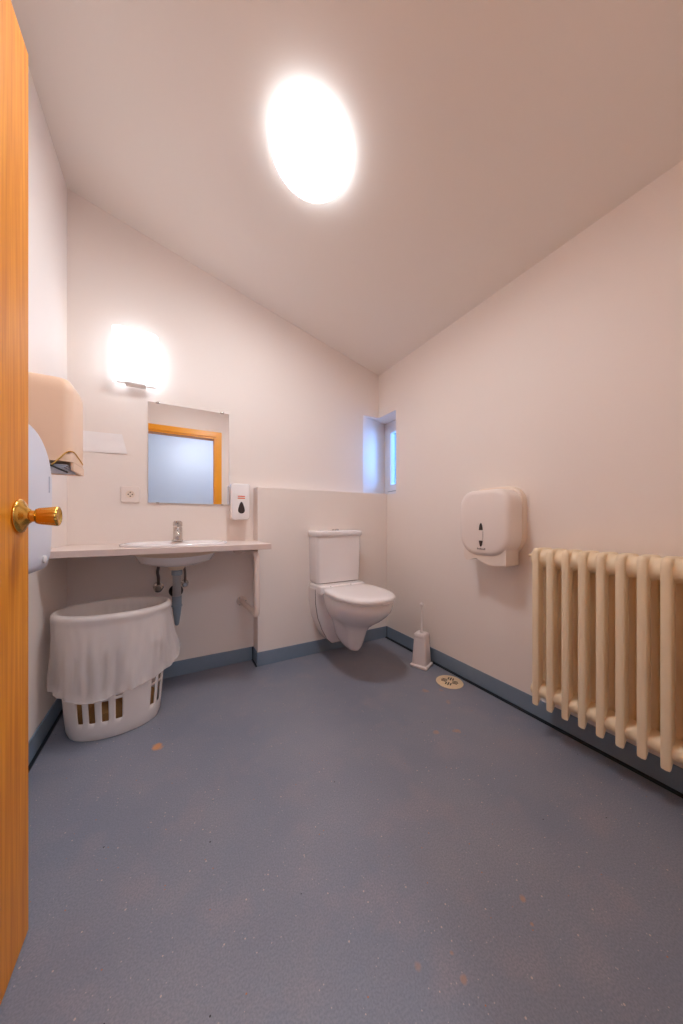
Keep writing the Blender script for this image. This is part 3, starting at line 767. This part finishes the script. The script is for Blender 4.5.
# ================================================================ RADIATOR
RX0, RX1, RZ0, RZ1, PITCH, NS = 1.438, 1.556, .142, .852, .0598, 11
RY = .783
t = thing('radiator', (1.50, RY, RZ0), 'old cream cast iron column radiator on the right wall', 'radiator')
def section(y):
    bm = bmesh.new()
    xm = (RX0 + RX1) / 2; hx = (RX1 - RX0) / 2; sh = -.003
    NX, NZ, H = 14, 16, 16
    def outline(kind):
        out = []
        ix, iz0, iz1 = .013, .240, .768
        if kind == 'in': x_h, z0, z1, r = ix, iz0, iz1, .012
        else: x_h, z0, z1, r = hx, RZ0, RZ1, .016
        def top(u):   # u -1..1, rounded shoulders
            e = 1 - abs(u)
            return z1 - (r * (1 - min(1, e * x_h / r)) ** 2)
        def bot(u):
            if kind == 'in': return z0 + r * (1 - min(1, (1 - abs(u)) * x_h / r)) ** 2
            e = (1 - abs(u))
            return z0 + .034 * min(1, e * 2.0)
        for k in range(NX): u = 1 - 2 * k / NX; out.append((xm + x_h * u, top(u)))
        zt_, zb_ = top(1), bot(1)
        for k in range(NZ): out.append((xm - x_h, zt_ + (zb_ - zt_) * k / NZ))
        for k in range(NX): u = -1 + 2 * k / NX; out.append((xm + x_h * u, bot(u)))
        for k in range(NZ): out.append((xm + x_h, zb_ + (zt_ - zb_) * k / NZ))
        return out
    outer, inner = outline('out'), outline('in')
    rings = []; w = .0145
    for k in range(H):
        b = 2 * PI * k / H
        s = .5 - .5 * math.copysign(abs(math.cos(b)) ** .4, math.cos(b))
        yy = w * math.copysign(abs(math.sin(b)) ** .35, math.sin(b))
        ring = []
        for o_, i_ in zip(outer, inner):
            x_ = o_[0] + (i_[0] - o_[0]) * s
            f = max(0, min(1, (x_ - xm + .012) / .03)); ring.append((x_, y + yy * (1 + .85 * f * f * (3 - 2 * f)), o_[1] + (i_[1] - o_[1]) * s))
        rings.append(ring)
    rings.append(rings[0])
    loft(bm, rings, False, False)
    bmesh.ops.remove_doubles(bm, verts=bm.verts, dist=1e-6)
    return link('radiator_section', bm, 'rad', t, angle=60)
first = section(RY)
for k in range(1, NS):
    c = first.copy(); COL.objects.link(c); c.location = (0, -PITCH * k, 0)
for zz, q in ((.806, 1.0), (.203, .80)):
    bm = bmesh.new(); n_ = 40; prof = []
    for k in range(NS):
        y0 = RY - PITCH * k
        for dy_, r in ((.024, .0405), (.014, .043), (0, .045), (-.014, .043), (-.024, .0405), (-.030, .0395)):
            prof.append((r * q, -(y0 + dy_)))
    loft(bm, [[((1.495 if q == 1 else 1.488) + r * 1.12 / q ** .7 * math.cos(2 * PI * i / n_), -yy, zz + r * math.sin(2 * PI * i / n_)) for i in range(n_)] for r, yy in prof])
    link('connecting_hub', bm, 'rad', t, angle=70)
bm = bmesh.new(); lathe(bm, [(.018, .0), (.018, .006), (.008, .010), (.007, .022), (.004, .024)], (1.47, RY + .020, .815), (0, 1, 0), 12); 
link('bleed_plug', bm, 'rad', t)
bm = bmesh.new(); lathe(bm, [(.0075, .0), (.0075, .006), (.0045, .006), (.0045, .002)], (1.463, RY - .016, .800), (0, -1, 0), 14); link('bleed_valve', bm, 'white_pl', t)
for yy in (RY - .06 * 1.5, RY - .06 * 8.5):
    for zz in (.84, .26):
        bm = bmesh.new(); add_box(bm, RX1 - .03, XR, yy - .007, yy + .007, zz - .012, zz + .004, .002); link('wall_mount', bm, 'rad', t)

# ================================================================ LIGHT, WORLD, CAMERA
wd = bpy.data.worlds.new('daylight'); SC.world = wd; wd.use_nodes = True
bg = wd.node_tree.nodes['Background']; bg.inputs[0].default_value = (.17, .44, 1.0, 1); bg.inputs[1].default_value = 11.0
pl = bpy.data.lights.new('window_daylight_portal', 'AREA'); pl.shape = 'RECTANGLE'; pl.size = .42; pl.size_y = .72; pl.cycles.is_portal = True
po = bpy.data.objects.new('window_daylight_portal', pl); COL.objects.link(po); po.location = (1.86, 2.13, 1.545); po.rotation_euler = (0, PI / 2, 0)
po.rotation_euler = (0, math.radians(90), 0)

cam = bpy.data.cameras.new('camera'); co = bpy.data.objects.new('camera', cam); COL.objects.link(co)
F = 305.0
cam.sensor_fit = 'VERTICAL'; cam.sensor_height = 36; cam.sensor_width = 24; cam.lens = F / 1024 * 36
cam.shift_y = 10.3 / 1024; cam.clip_start = .01
co.location = (0, 0, .97); co.rotation_euler = (PI / 2, 0, -math.atan((341.5 - 172) / F))
SC.camera = co
SC.view_settings.view_transform = 'Standard'; SC.view_settings.look = 'None'; SC.view_settings.gamma = 1
SC.view_settings.exposure = 0.48; SC.view_settings.use_curve_mapping = False
SC.cycles.use_denoising = True
SC.cycles.max_bounces = 12; SC.cycles.diffuse_bounces = 8; SC.cycles.transparent_max_bounces = 16
SC.cycles.sample_clamp_indirect = 6
